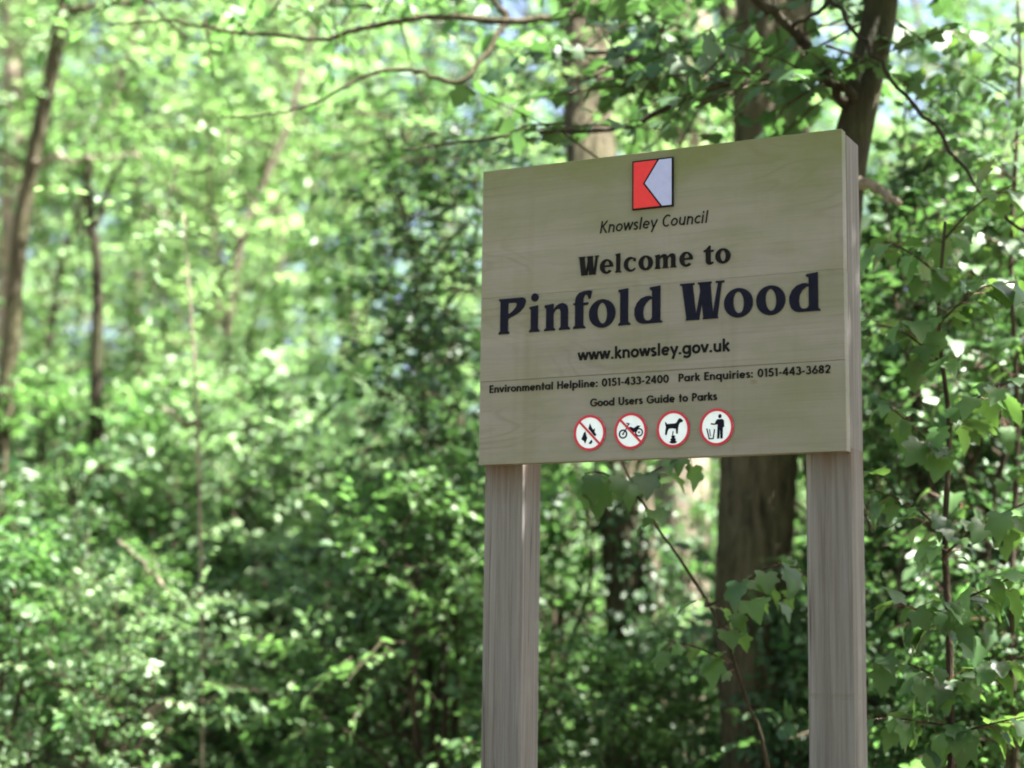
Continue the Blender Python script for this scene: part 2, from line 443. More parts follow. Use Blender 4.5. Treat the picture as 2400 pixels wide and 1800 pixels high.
        # faint vertical drip stains
        dr = noise(nt, mapping(nt, g, (13, 13, 0.7)), 1.0, 4, 0.6)
        c = mix(nt, ramp(nt, dr, [(0.52, (0, 0, 0)), (0.72, (0.38,) * 3)]), c, (0.120, 0.112, 0.072))
        tone = N(nt, 'ShaderNodeMapRange'); nt.links.new(oi, tone.inputs[0]); tone.inputs[3].default_value = 0.90; tone.inputs[4].default_value = 1.08
        tv = N(nt, 'ShaderNodeVectorMath', operation='SCALE'); nt.links.new(c, tv.inputs[0]); nt.links.new(tone.outputs[0], tv.inputs['Scale']); c = tv.outputs[0]
        # knots and specks
        vo = N(nt, 'ShaderNodeTexVoronoi'); vo.inputs['Scale'].default_value = 3.1
        nt.links.new(mapping(nt, gg, (1, 1, 1.5)), vo.inputs['Vector'])
        c = mix(nt, ramp(nt, vo.outputs['Distance'], [(0.015, (0.7,) * 3), (0.05, (0, 0, 0))]), c, (0.13, 0.11, 0.07))
        rgh = 0.62
    nt.links.new(c, p.inputs['Base Color']); p.inputs['Roughness'].default_value = rgh
    p.inputs['Specular IOR Level'].default_value = 0.28
    bump(nt, p, fine, 0.35, 0.002)
    return m
WOOD_B = board_wood('board_oak'); WOOD_P = board_wood('post_oak', True)

def bevel_box(x0, x1, y0, y1, z0, z1, b=0.004, segs=1):
    import bmesh
    bm = bmesh.new(); bmesh.ops.create_cube(bm, size=1.0)
    for v in bm.verts:
        v.co = Vector(((x0 + x1) / 2 + v.co.x * (x1 - x0), (y0 + y1) / 2 + v.co.y * (y1 - y0), (z0 + z1) / 2 + v.co.z * (z1 - z0)))
    bmesh.ops.bevel(bm, geom=bm.edges[:], offset=b, segments=segs, affect='EDGES', profile=0.6)
    return bm
def bm_obj(name, bm, mat, parent):
    me = bpy.data.meshes.new(name); bm.to_mesh(me); bm.free(); me.materials.append(mat); me.update()
    return link(name, me, parent)

seams = [0.0, 0.267, 0.537, BH]
proud = [0.0, 0.0012, 0.0, 0.0012]
for i in range(3):
    bm_obj('plank', bevel_box(-BW / 2 + 0.0006 * (i % 2), BW / 2 - 0.0008 * (i % 3), -proud[i], BT, Z0 + seams[i] + 0.00025, Z0 + seams[i + 1] - 0.00025, 0.0010), WOOD_B, sign)
for x0 in (-BW / 2, BW / 2 - PW):
    bm_obj('post', bevel_box(x0, x0 + PW, BT + 0.003, BT + 0.003 + PD, -0.06, Z0 + BH - 0.006, 0.006, 2), WOOD_P, sign)

# ---- lettering: own outlines, drawn here
INK_NAVY = plain('navy_vinyl', (0.006, 0.0065, 0.016), 0.7, 0.06)
INK_BLACK = plain('black_vinyl', (0.006, 0.006, 0.007), 0.7, 0.06)
INK_RED = plain('red_vinyl', (0.52, 0.020, 0.022), 0.4, 0.35)
INK_RING = plain('ring_red', (0.42, 0.012, 0.035), 0.4, 0.35)
INK_LILAC = plain('lilac_vinyl', (0.30, 0.32, 0.54), 0.4, 0.35)
INK_WHITE = plain('white_vinyl', (0.70, 0.76, 0.86), 0.4, 0.35)

def ell(cx, cy, rx, ry, n=30, a0=0, a1=360, tilt=0):
    t = [R(a0 + (a1 - a0) * i / (n if abs(a1 - a0) >= 360 else n - 1)) for i in range(n)]
    c, s = math.cos(R(tilt)), math.sin(R(tilt))
    return [(cx + rx * math.cos(q) * c - ry * math.sin(q) * s, cy + rx * math.cos(q) * s + ry * math.sin(q) * c) for q in t]

class Flat:
    """flat shapes in board coordinates (u, v from the board's lower left corner), each a thin plate"""
    def __init__(s, y0=-0.0014, th=0.0016): s.mb = MB(); s.k = 0; s.y0 = y0; s.th = th
    def poly(s, outer, holes=(), ox=0, oy=0, sx=1, sy=1, shear=0):
        loops = [[(ox + sx * (x + shear * y), oy + sy * y) for x, y in lp] for lp in [outer, *holes]]
        pts = [q for lp in loops for q in lp]
        tri = tessellate_polygon([[Vector((x, y, 0)) for x, y in lp] for lp in loops])
        yf = s.y0 - s.th - 0.00006 * (s.k % 12); s.k += 1
        n = len(pts)
        V = [(x - BW / 2, yf, Z0 + y) for x, y in pts] + [(x - BW / 2, s.y0 + 0.004, Z0 + y) for x, y in pts]
        F = []
        for a, b, c in tri:
            (xa, ya), (xb, yb), (xc, yc) = pts[a], pts[b], pts[c]
            if (xb - xa) * (yc - ya) - (xc - xa) * (yb - ya) < 0: b, c = c, b
            F.append((a, b, c))
        o = 0
        for lp in loops:
            m = len(lp)
            for i in range(m):
                j = (i + 1) % m; F.append((o + i, o + n + i, o + n + j, o + j))
            o += m
        s.mb.add(V, F)
    def stroke(s, pts, w, **kw):
        p = np.array(pts, float); d = np.gradient(p, axis=0) if len(p) > 2 else np.repeat(p[1:] - p[:1], 2, 0)
        # mitred offsets
        L = []; Rr = []
        for i in range(len(p)):
            if i == 0: t = p[1] - p[0]; k = 1
            elif i == len(p) - 1: t = p[-1] - p[-2]; k = 1
            else:
                a = p[i] - p[i - 1]; b = p[i + 1] - p[i]; a /= np.linalg.norm(a) + 1e-9; b /= np.linalg.norm(b) + 1e-9
                t = a + b; k = 1 / max(0.45, math.sqrt(max(0.02, (1 + a @ b) / 2)))
            t = t / (np.linalg.norm(t) + 1e-9); nrm = np.array([-t[1], t[0]]) * w / 2 * k
            L.append(tuple(p[i] + nrm)); Rr.append(tuple(p[i] - nrm))
        s.quads(L, Rr, **kw)
    def quads(s, L, Rr, ox=0, oy=0, sx=1, sy=1, shear=0):
        yf = s.y0 - s.th - 0.00006 * (s.k % 12); s.k += 1
        T = lambda q, y: (ox + sx * (q[0] + shear * q[1]) - BW / 2, y, Z0 + oy + sy * q[1])
        n = len(L); V = [T(q, yf) for q in L] + [T(q, yf) for q in Rr] + [T(q, s.y0 + 0.004) for q in L] + [T(q, s.y0 + 0.004) for q in Rr]
        F = []
        for i in range(n - 1):
            F += [(i, n + i, n + i + 1, i + 1), (i, i + 1, 2 * n + i + 1, 2 * n + i), (n + i + 1, n + i, 3 * n + i, 3 * n + i + 1)]
        F += [(0, 2 * n, 3 * n, n), (n - 1, 2 * n - 1, 4 * n - 1, 3 * n - 1)]
        s.mb.add(V, F)
    def build(s, name, mat, parent=None): return s.mb.build(name, mat, parent or sign)

# display serif, cap height 100: name -> list of (outline, holes)
def arc_band(o, i, a0, a1):
    return ell(*o, n=26, a0=a0, a1=a1) + ell(*i, n=26, a0=a1, a1=a0)
def stem(x0, x1, top, l, rr):
    return [(l, 0), (rr, 0), (rr, 3.5), (x1, 9), (x1, top), (l + 1, top - 3), (l, top - 7), (x0, top - 12), (x0, 9), (l, 3.5)]
SERIF = {
 'o': (79, [(ell(39.5, 37, 39.5, 39.5, tilt=0), [ell(40, 38, 14.5, 29, tilt=4)])]),
 'l': (36, [(stem(6, 29, 101, 0, 36), [])]),
 'i': (32, [(stem(5, 27, 74, 0, 32), []), (ell(17, 97, 11.5, 11.5, 20), [])]),
 'n': (78, [([(0, 0), (33, 0), (33, 4), (28, 9), (28, 48), (34, 57), (42, 60), (47, 58), (50, 51), (50, 9), (45, 4), (45, 0), (78, 0), (78, 4), (72, 9), (72, 54), (70, 65), (64, 72), (55, 75.5), (44, 73), (34, 66), (28, 58), (28, 75), (2, 72), (0, 67), (6, 61), (6, 9), (0, 4)], [])]),
 'm': (118, [([(0, 0), (31, 0), (31, 4), (26, 9), (26, 50), (31, 57), (38, 60), (43, 57), (46, 50), (46, 9), (42, 4), (42, 0), (74, 0), (74, 4), (69, 9), (69, 50), (74, 57), (81, 60), (86, 57), (89, 50), (89, 9), (85, 4), (85, 0), (118, 0), (118, 4), (112, 9), (112, 54), (110, 65), (105, 72), (96, 75.5), (84, 73), (74, 65), (69, 60), (65, 68), (60, 73), (52, 75.5), (41, 73), (32, 66), (26, 58), (26, 75), (2, 72), (0, 67), (5, 61), (5, 9), (0, 4)], [])]),
 'f': (55, [([(0, 0), (36, 0), (36, 4), (30, 9), (30, 64), (44, 65), (45, 71), (30, 71), (30, 84), (33, 91), (39, 93), (43, 89), (46, 80), (51, 82), (56, 102), (46, 104), (32, 103), (18, 99), (9, 90), (6, 79), (6, 72), (0, 71), (0, 67), (6, 65), (6, 9), (0, 4)], [])]),
 'P': (84, [([(0, 0), (33, 0), (33, 4), (29, 9), (29, 43), (49, 51), (68, 62), (79, 74), (84, 88), (82, 96), (75, 100), (0, 100), (0, 96), (5, 91), (5, 9), (0, 4)], [[(29, 87), (48, 87), (56, 84), (55, 77), (47, 67), (37, 59), (29, 56)]])]),
 'd': (82, [([(82, 0), (82, 3), (76, 8), (76, 101), (46, 98), (45, 93), (52, 88), (52, 71), (47, 75), (36, 75), (20, 70), (8, 58), (1, 42), (1, 25), (6, 11), (15, 3), (25, 0)], [[(52, 66), (45, 65), (35, 57), (28, 45), (26, 30), (28, 16), (34, 9), (42, 8), (48, 10), (52, 16)]])]),
 'W': (124, [([(5, 97), (35, 97), (46, 0), (18, 0)], []), ([(42, 0), (53, 0), (65, 70), (57, 78)], []), ([(54, 97), (85, 97), (93, 0), (66, 0)], []), ([(89, 0), (104, 0), (117, 97), (107, 97)], []),
             ([(0, 95), (40, 95), (40, 100), (0, 100)], []), ([(50, 95), (88, 95), (88, 100), (50, 100)], []), ([(100, 95), (124, 95), (124, 100), (100, 100)], []), ([(16, 0), (54, 0), (54, 4), (16, 4)], []), ([(64, 0), (106, 0), (106, 4), (64, 4)], [])]),
 'e': (73, [(arc_band((36.5, 37, 36.5, 39), (39, 38, 15, 29), 0, 318), []), ([(18, 34), (73, 34), (73, 43), (18, 43)], [])]),
 'c': (67, [(arc_band((37, 37, 37, 39), (44, 37, 22, 29), 42, 318), []), ([(54, 53), (66, 50), (66, 68), (58, 70)], [])]),
 't': (55, [([(12, 14), (16, 4), (26, -2), (38, -2), (53, 5), (51, 11), (43, 9), (37, 14), (37, 64), (53, 64), (54, 73), (37, 73), (37, 97), (28, 94), (14, 79), (0, 72), (0, 66), (12, 65)], [])]),
}
def serif_line(items, v0, h, mat):
    for ch, u0, u1 in items:
        wd, shapes = SERIF[ch]; f = Flat(th=0.003)
        for outer, holes in shapes: f.poly(outer, holes, ox=u0, oy=v0, sx=(u1 - u0) / wd, sy=h / 100)
        f.build('letter', mat)
serif_line([('P', .0664, .1626), ('i', .1751, .2114), ('n', .228, .3177), ('f', .3285, .3924), ('o', .3829, .4729), ('l', .4822, .5233), ('d', .5359, .6294),
            ('W', .6879, .8302), ('o', .8289, .9205), ('o', .9305, 1.0214), ('d', 1.0323, 1.1284)], 0.4165, 0.1145, INK_NAVY)
serif_line([('W', .346, .4152), ('e', .4192, .4636), ('l', .4716, .4916), ('c', .5004, .5402), ('o', .5499, .5972), ('m', .6043, .6753), ('e', .6855, .7285), ('t', .7637, .7967), ('o', .8017, .85)], 0.585, 0.0595, INK_BLACK)

# geometric sans drawn with strokes; ascender height 1
def A(cx, cy, rx, ry, a0, a1, n=18): return ell(cx, cy, rx, ry, n, a0, a1) if abs(a1 - a0) < 360 else ell(cx, cy, rx, ry, n, a0, a1) + ell(cx, cy, rx, ry, n, a0, a1)[:2]
XH = 0.68
def bowl(cx=.33): return A(cx, .34, .25, .27, 0, 360)
SANS = {
 'E': (.58, [[(.12, 0), (.12, 1)], [(.12, .92), (.54, .92)], [(.12, .52), (.50, .52)], [(.12, .08), (.54, .08)]]),
 'H': (.78, [[(.12, 0), (.12, 1)], [(.66, 0), (.66, 1)], [(.12, .52), (.66, .52)]]),
 'P': (.62, [[(.12, 0), (.12, 1)], [(.12, .92), (.32, .92)] + A(.32, .69, .22, .23, 88, -88, 10) + [(.12, .46)]]),
 'G': (.92, [A(.50, .5, .40, .43, 38, 330), [(.90, .46), (.54, .46)], [(.86, .48), (.82, .24)]]),
 'U': (.76, [[(.12, 1), (.12, .34)] + A(.38, .34, .26, .27, 184, 356, 12) + [(.64, .34), (.64, 1)]]),
 'K': (.72, [[(.12, 0), (.12, 1)], [(.60, 1), (.20, .50)], [(.24, .56), (.66, 0)]]),
 'C': (.74, [A(.44, .5, .33, .44, 50, 310)]),
 'a': (.72, [bowl(), [(.60, 0), (.60, XH)]]),
 'c': (.54, [A(.34, .34, .25, .27, 48, 312)]),
 'd': (.72, [bowl(), [(.60, 0), (.60, 1)]]),
 'e': (.68, [A(.34, .34, .25, .27, 5, 318), [(.10, .34), (.58, .34)]]),
 'g': (.72, [bowl(), [(.60, XH), (.60, -.04)] + A(.34, -.04, .26, .20, -4, -150, 10)]),
 'i': (.30, [[(.15, 0), (.15, XH)], [(.15, .80), (.15, .97)]]),
 'k': (.58, [[(.12, 0), (.12, 1)], [(.50, XH), (.18, .34)], [(.22, .40), (.54, 0)]]),
 'l': (.28, [[(.14, 0), (.14, 1)]]),
 'm': (.98, [[(.12, 0), (.12, XH)], [(.12, .36)] + A(.305, .42, .185, .19, 170, 10, 8) + [(.49, 0)], [(.49, .36)] + A(.675, .42, .185, .19, 170, 10, 8) + [(.86, 0)]]),
 'n': (.66, [[(.12, 0), (.12, XH)], [(.12, .34)] + A(.33, .40, .21, .21, 170, 10, 8) + [(.54, 0)]]),
 'o': (.66, [bowl()]),
 'p': (.72, [bowl(.38), [(.12, -.32), (.12, XH)]]),
 'q': (.72, [bowl(), [(.60, -.32), (.60, XH)]]),
 'r': (.42, [[(.12, 0), (.12, XH)], [(.12, .36)] + A(.33, .38, .20, .23, 165, 70, 7)]),
 's': (.48, [A(.25, .50, .15, .12, 30, 250, 9) + A(.24, .19, .16, .13, 80, -150, 11)]),
 't': (.40, [[(.20, 0), (.20, .94)], [(.03, .62), (.38, .62)]]),
 'u': (.66, [[(.12, XH), (.12, .28)] + A(.33, .28, .21, .21, 190, 350, 8) + [(.54, XH)], [(.54, 0), (.54, XH)]]),
 'v': (.58, [[(.04, XH), (.29, .04)], [(.54, XH), (.29, .04)]]),
 'w': (.86, [[(.04, XH), (.24, .05)], [(.24, .05), (.43, XH)], [(.43, XH), (.62, .05)], [(.62, .05), (.82, XH)]]),
 'y': (.58, [[(.04, XH), (.30, .08)], [(.56, XH), (.18, -.32)]]),
 '0': (.68, [A(.34, .5, .24, .43, 0, 360, 22)]),
 '1': (.42, [[(.26, 0), (.26, 1)], [(.27, .93), (.08, .82)]]),
 '2': (.64, [A(.32, .68, .22, .25, 170, -20, 11) + [(.12, .08)], [(.08, .08), (.58, .08)]]),
 '3': (.62, [A(.29, .72, .20, .21, 150, -80, 10), A(.29, .29, .23, .22, 85, -155, 12)]),
 '4': (.68, [[(.48, 0), (.48, 1)], [(.46, .96), (.07, .28)], [(.05, .28), (.64, .28)]]),
 '5': (.62, [[(.54, .92), (.19, .92)], [(.20, .95), (.14, .52)], A(.29, .32, .24, .25, 125, -150, 13)]),
 '6': (.66, [A(.33, .32, .23, .25, 0, 360, 18), [(.46, 1), (.14, .42)]]),
 '8': (.62, [A(.31, .74, .18, .19, 0, 360, 16), A(.31, .28, .22, .21, 0, 360, 16)]),
 '-': (.36, [[(.05, .36), (.31, .36)]]), '.': (.28, [[(.14, 0), (.14, .17)]]), ':': (.28, [[(.14, 0), (.14, .17)], [(.14, .48), (.14, .65)]]), ' ': (.36, []),
}
def sans_line(text, u0, u1, v0, h, weight, mat, label, shear=0.0, gap=0.0):
    adv = sum(SANS[c][0] + gap for c in text) - gap
    sx = (u1 - u0) / (adv + shear); x = 0; f = Flat(th=0.0012)
    for c in text:
        wd, st = SANS[c]
        for s in st: f.stroke(s, weight, ox=u0 + sx * x, oy=v0, sx=sx, sy=h, shear=shear)
        x += wd + gap
    tag(f.build('lettering', mat), label)
sans_line('Knowsley Council', .416, .782, .7150, .0385, .105, INK_BLACK, 'black italic words Knowsley Council', shear=.16, gap=.05)
sans_line('www.knowsley.gov.uk', .346, .846, .3140, .0390, .19, INK_BLACK, 'bold black web address www.knowsley.gov.uk', gap=.055)
sans_line('Environmental Helpline: 0151-433-2400', .035, .650, .2295, .0245, .165, INK_BLACK, 'small black line Environmental Helpline: 0151-433-2400', gap=.06)
sans_line('Park Enquiries: 0151-443-3682', .681, 1.156, .2300, .0245, .165, INK_BLACK, 'small black line Park Enquiries: 0151-443-3682', gap=.06)
sans_line('Good Users Guide to Parks', .388, .805, .1685, .0245, .165, INK_BLACK, 'small black line Good Users Guide to Parks', gap=.06)

# council emblem: a raised plate, black outline, red K field and lilac field
LX0, LX1, LY0, LY1 = .530, .666, .777, .933
f = Flat(th=0.006); f.poly([(LX0, LY0), (LX1, LY0), (LX1, LY1), (LX0, LY1)])
plate = f.build('emblem_plate', INK_BLACK); plate['label'] = 'emblem with red and lilac fields outlined in black'
kx, ky, bo = .566, .858, .0045
tx, bx = .619, .629
f = Flat(th=0.0068); f.poly([(LX0 + bo, LY0 + bo), (bx - bo * 1.3, LY0 + bo), (kx, ky), (tx - bo * 1.3, LY1 - bo), (LX0 + bo, LY1 - bo)]); f.build('red_field', INK_RED, plate)
f = Flat(th=0.0068); f.poly([(bx + bo * .2, LY0 + bo), (LX1 - bo, LY0 + bo), (LX1 - bo, LY1 - bo), (tx + bo * .2, LY1 - bo), (kx + bo * 1.5, ky)]); f.build('lilac_field', INK_LILAC, plate)

# four round pictograms
def pict(cu, cv, label, symbol, slash=False, rr=.0535, ink=None):
    f = Flat(th=0.002); f.poly(ell(cu, cv, rr, rr * 1.04, 40)); d = f.build('pictogram_disc', INK_WHITE); d['label'] = label
    f = Flat(th=0.0034); f.poly(ell(cu, cv, rr, rr * 1.04, 40), [ell(cu, cv, rr * .86, rr * .90, 40)])
    if slash: f.stroke([(cu - rr * .64, cv + rr * .66), (cu + rr * .64, cv - rr * .66)], rr * .13)
    f.build('red_ring', INK_RING, d)
    f = Flat(th=0.0026)
    for s in symbol:
        if s[0] == 'p': f.poly(s[1], s[2] if len(s) > 2 else (), ox=cu, oy=cv, sx=rr, sy=rr)
        else: f.stroke(s[1], s[2], ox=cu, oy=cv, sx=rr, sy=rr)
    f.build('symbol', INK_NAVY, d)
CV = .0865
pict(.388, CV, 'round sign with a crossed out flame', [
    ('p', [(.02, .56), (.12, .34), (.22, .18), (.34, .26), (.32, .04), (.44, -.14), (.34, -.22), (.22, -.10), (.04, .12), (-.08, .24)]),
    ('p', [(-.36, .02), (-.26, .10), (-.20, -.16), (-.14, -.30), (-.20, -.44), (-.28, -.62), (-.36, -.46), (-.52, -.36), (-.44, -.18)]),
    ('p', [(.02, -.52), (.12, -.40), (.20, -.52), (.10, -.66), (-.06, -.62)])], True)
pict(.5255, CV, 'round sign with a crossed out motorbike', [
    ('p', ell(-.47, -.16, .27, .27, 22), [ell(-.47, -.16, .18, .18, 22)]), ('p', ell(-.47, -.16, .06, .06, 10)),
    ('p', ell(.52, -.10, .25, .25, 22), [ell(.52, -.10, .17, .17, 22)]), ('p', ell(.52, -.10, .06, .06, 10)),
    ('s', [(-.47, -.16), (-.24, .18), (-.12, .42)], .07), ('s', [(-.26, .46), (-.06, .40)], .07),
    ('p', [(-.20, .22), (.02, .24), (.20, .16), (.44, .30), (.62, .28), (.46, .12), (.40, -.06), (.10, -.10), (-.10, .04)])], True)
pict(.665, CV, 'round sign with a dog above its mess', [
    ('p', [(-.50, .44), (-.40, .36), (-.38, .30), (.10, .32), (.20, .36), (.28, .50), (.36, .60), (.46, .58), (.60, .46), (.56, .38), (.42, .34), (.34, .22), (.30, .02), (.28, -.28), (.18, -.28), (.16, .00), (-.06, .04), (-.26, .02), (-.34, -.12), (-.38, -.32), (-.50, -.32), (-.48, -.08), (-.44, .12), (-.48, .28)]),
    ('s', [(.00, -.12), (-.04, -.34)], .06), ('p', ell(.0, -.44, .12, .09, 14)), ('p', ell(.0, -.60, .17, .10, 14)), ('p', ell(.0, -.74, .22, .09, 14))])
pict(.804, CV, 'round sign with a person dropping litter in a bin', [
    ('p', ell(.20, .60, .10, .12, 16)),
    ('p', [(-.02, .38), (.06, .44), (.34, .44), (.44, .36), (.46, .00), (.38, -.04), (.36, -.66), (.22, -.66), (.20, -.10), (.16, -.66), (.02, -.66), (.06, .14), (-.12, .20), (-.34, .24), (-.34, .16), (-.14, .12)]),
    ('s', [(-.58, -.06), (-.44, -.64), (-.20, -.64), (-.12, -.12)], .07), ('s', [(-.42, -.10), (-.36, -.50)], .05)])
# ------------------------------------------------------------------ woodland: prototypes
def proto_set():
    P = {}
    P['slim'] = [tree_proto('slim_tree', H, h0, cr, 66, 9, 10, 0.085, r0, BARK_GREY, lm, jit=0.5)
                 for H, h0, cr, r0, lm in ((9.5, 1.2, 2.1, 0.04, LEAF_MID), (11.0, 1.0, 2.4, 0.042, LEAF_BRIGHT), (8.0, .8, 1.9, 0.035, LEAF_BRIGHT), (8.5, .9, 2.1, 0.04, LEAF_DARK))]
    P['tall'] = [tree_proto('tall_tree', H, h0, cr, 80, 11, 9, 0.15, r0, BARK_GREY, lm, jit=0.5, top_pow=0.6)
                 for H, h0, cr, r0, lm in ((17, 4.0, 3.8, 0.20, LEAF_BRIGHT), (20, 5.0, 4.2, 0.24, LEAF_MID))]
    P['shrub'] = [tree_proto('shrub', H, 0.25, cr, 66, 7, 9, 0.07, 0.03, TWIG, lm, jit=0.5, multi=6, top_pow=0.45, elev=(5, 55), trunk_sides=5)
                  for H, cr, lm in ((2.6, 1.2, LEAF_SAGE), (2.2, 1.1, LEAF_MID), (3.0, 1.2, LEAF_DARK), (2.4, 1.2, LEAF_SAGE))]
    return P
PR = proto_set()

def in_wedge(x, y, m=1.5): return abs(x) < y * 0.30 + m

# far mass of trees that closes the view
def far_wood():
    n = 20000
    x = rng.uniform(-34, 34, n); y = 62 + rng.uniform(0, 14, n) + 0.004 * x * x
    zt = 9 + 3 * np.sin(x * 0.33) + 2 * np.sin(x * 0.9 + 1)
    z = zt * rng.random(n) ** 0.8 + 0.1
    keep = (np.sin(x * 1.3 + z * .6) + np.sin(z * 1.1 + x * .4 + 2) + rng.normal(0, .7, n)) > -0.5
    P = np.stack([x, y, z], 1)[keep]; n = len(P)
    D = rng.normal(0, 1, (n, 3)); Nn = rng.normal(0, .6, (n, 3)) + np.array([0, 0, 1.])
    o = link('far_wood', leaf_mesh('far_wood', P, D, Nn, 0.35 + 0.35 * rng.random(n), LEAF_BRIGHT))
    tag(o, 'pale sunlit mass of trees closing the view far behind', 'woodland', None, 'stuff')
far_wood()

# low cover on the floor
def undergrowth():
    n = 46000
    y = 8 + 34 * rng.random(n) ** 0.8; x = (rng.random(n) - .5) * 2 * (y * 0.32 + 2)
    hgt = 0.35 + 0.35 * np.sin(x * 1.3 + 1) * np.sin(y * .9) + 0.2 * np.sin(x * 3.1) * np.sin(y * 2.3 + 1)
    z = np.clip(hgt, 0.08, 1) * rng.random(n) ** 0.6
    P = np.stack([x, y, z], 1); D = rng.normal(0, 1, (n, 3)) * np.array([1, 1, .5]); Nn = rng.normal(0, .5, (n, 3)) + np.array([0, 0, 1.])
    v = np.clip(.5 + .35 * np.sin(x * 1.9 + 2) * np.sin(y * 1.7) + rng.normal(0, .15, n), 0, 1)
    o = link('undergrowth', leaf_mesh('undergrowth', P, D, Nn, 0.06 + 0.07 * rng.random(n), LEAF_SAGE, 'ovate', v))
    tag(o, 'low leafy plants covering the woodland floor', 'undergrowth', None, 'stuff')
undergrowth()

def grass():
    n = 9000; y = rng.uniform(14, 30, n); x = -3.2 + 0.12 * (y - 14) * -1 + rng.normal(0, 2.2, n)
    b = np.stack([x, y, np.zeros(n)], 1)
    D = rng.normal(0, .35, (n, 3)) + np.array([0, 0, 1.]); Nn = rng.normal(0, 1, (n, 3))
    D = unit(D); B = unit(np.cross(Nn, D)); L = 0.35 + 0.45 * rng.random(n)
    V = np.stack([b - B * .006, b + B * .006, b + D * (L * .6)[:, None] + B * .004, b + D * L[:, None] + np.array([0.12, -.05, -.05]) * L[:, None], b + D * (L * .6)[:, None] - B * .004], 1).reshape(-1, 3)
    F = (np.arange(n)[:, None] * 5 + np.array([0, 1, 2, 3, 4])).tolist()
    mb = MB(); mb.add(V, F, rng.random(n))
    m = leaf_material('dry_grass', (0.12, 0.13, 0.045), (0.26, 0.22, 0.10), (0.30, 0.30, 0.10), tw=.35, rough=.6)
    tag(mb.build('grass', m), 'long yellowish grass between the shrubs', 'grass', None, 'stuff')
grass()

# ------------------------------------------------------------------ trees one can pick out
def path_at(pts): return np.array([at(px, py, Y) for px, py, Y in pts])

def single_tree(name, label, cat, trunk_px, r_base, r_top, bark, group=None, branches=(), sides=14, to_ground=True, sprays=None, leafm=None, noise_=0.035, extra_top=None, ridge=0):
    """trunk through photograph points (px, py, depth), continued down to the ground; branches likewise"""
    p = path_at(trunk_px)
    if p[0][2] > 0.0 and to_ground:
        d = p[0] - p[1]; d = d / abs(d[2]); foot = p[0] + d * p[0][2] * 0.6; foot[2] = -0.06
        p = np.vstack([foot, p])
    if extra_top is not None: p = np.vstack([p, np.array(extra_top)])
    org = np.array([p[0][0], p[0][1], 0.0])
    e = empty(name, tuple(org), label, cat, group)
    n = 40; path = smooth_path(p, n)
    rad = np.linspace(r_base, r_top, n); rad[:3] *= (1.35, 1.18, 1.06)
    mb = MB()
    if ridge: mb.add(*ridged(smooth_path(p, 130) - org, np.interp(np.linspace(0, 1, 130), np.linspace(0, 1, n), rad), 48, ridge, p[0][0]))
    else: mb.add(*tube(path - org, rad, sides, noise_))
    mb.build('trunk', bark, e, True)
    for bp in branches:
        q = path_at(bp['p']) if 'p' in bp else np.array(bp['w'])
        if bp.get('root', True):                      # start inside the trunk
            i = np.argmin(np.linalg.norm(path - q[0], axis=1)); q = np.vstack([path[i], q])
        m = bp.get('n', 26); bpth = smooth_path(q, m)
        bpth[1:-1] += rng.normal(0, bp.get('wob', 0.006), (m - 2, 3))
        mb = MB(); mb.add(*tube(bpth - org, np.linspace(bp['r'][0], bp['r'][1], m), bp.get('sides', 7), 0.05))
        o = mb.build('branch', bp.get('mat', bark), e, True)
        if bp.get('label'): o['label'] = bp['label']
    if sprays:
        outl = []; var = []; mb = MB()
        for (c, rad3, cnt, k, size) in sprays:
            c = np.asarray(c)
            for i in range(cnt):
                b = c + rng.normal(0, 1, 3) * np.asarray(rad3) * 0.55
                td = rng.normal(0, 1, 3) * np.array([1, 1, .45]); tl = 0.35 + .35 * rng.random()
                spray(b, td, tl, k, size, outl, jit=.5)
                var.append(np.clip(rng.normal(.5, .2) + rng.normal(0, .12, k), 0, 1))
                ee = b + unit(td) * tl; ee[2] -= .22 * tl
                mb.add(*tube(np.array([b - unit(td) * .25, b, ee]) - org, [.007, .005, .002], 3, cap=False))
        P, D, Nn, sz = [np.concatenate([o[i] for o in outl]) for i in range(4)]
        tag(link('crown', leaf_mesh('crown', P - org, D, Nn, sz, leafm or LEAF_MID, 'maple' if sz.mean() > .1 else 'ovate', np.concatenate(var)), e), kind='stuff')
        tag(mb.build('twigs', TWIG, e), kind='stuff')
    return e, org, path

T = at
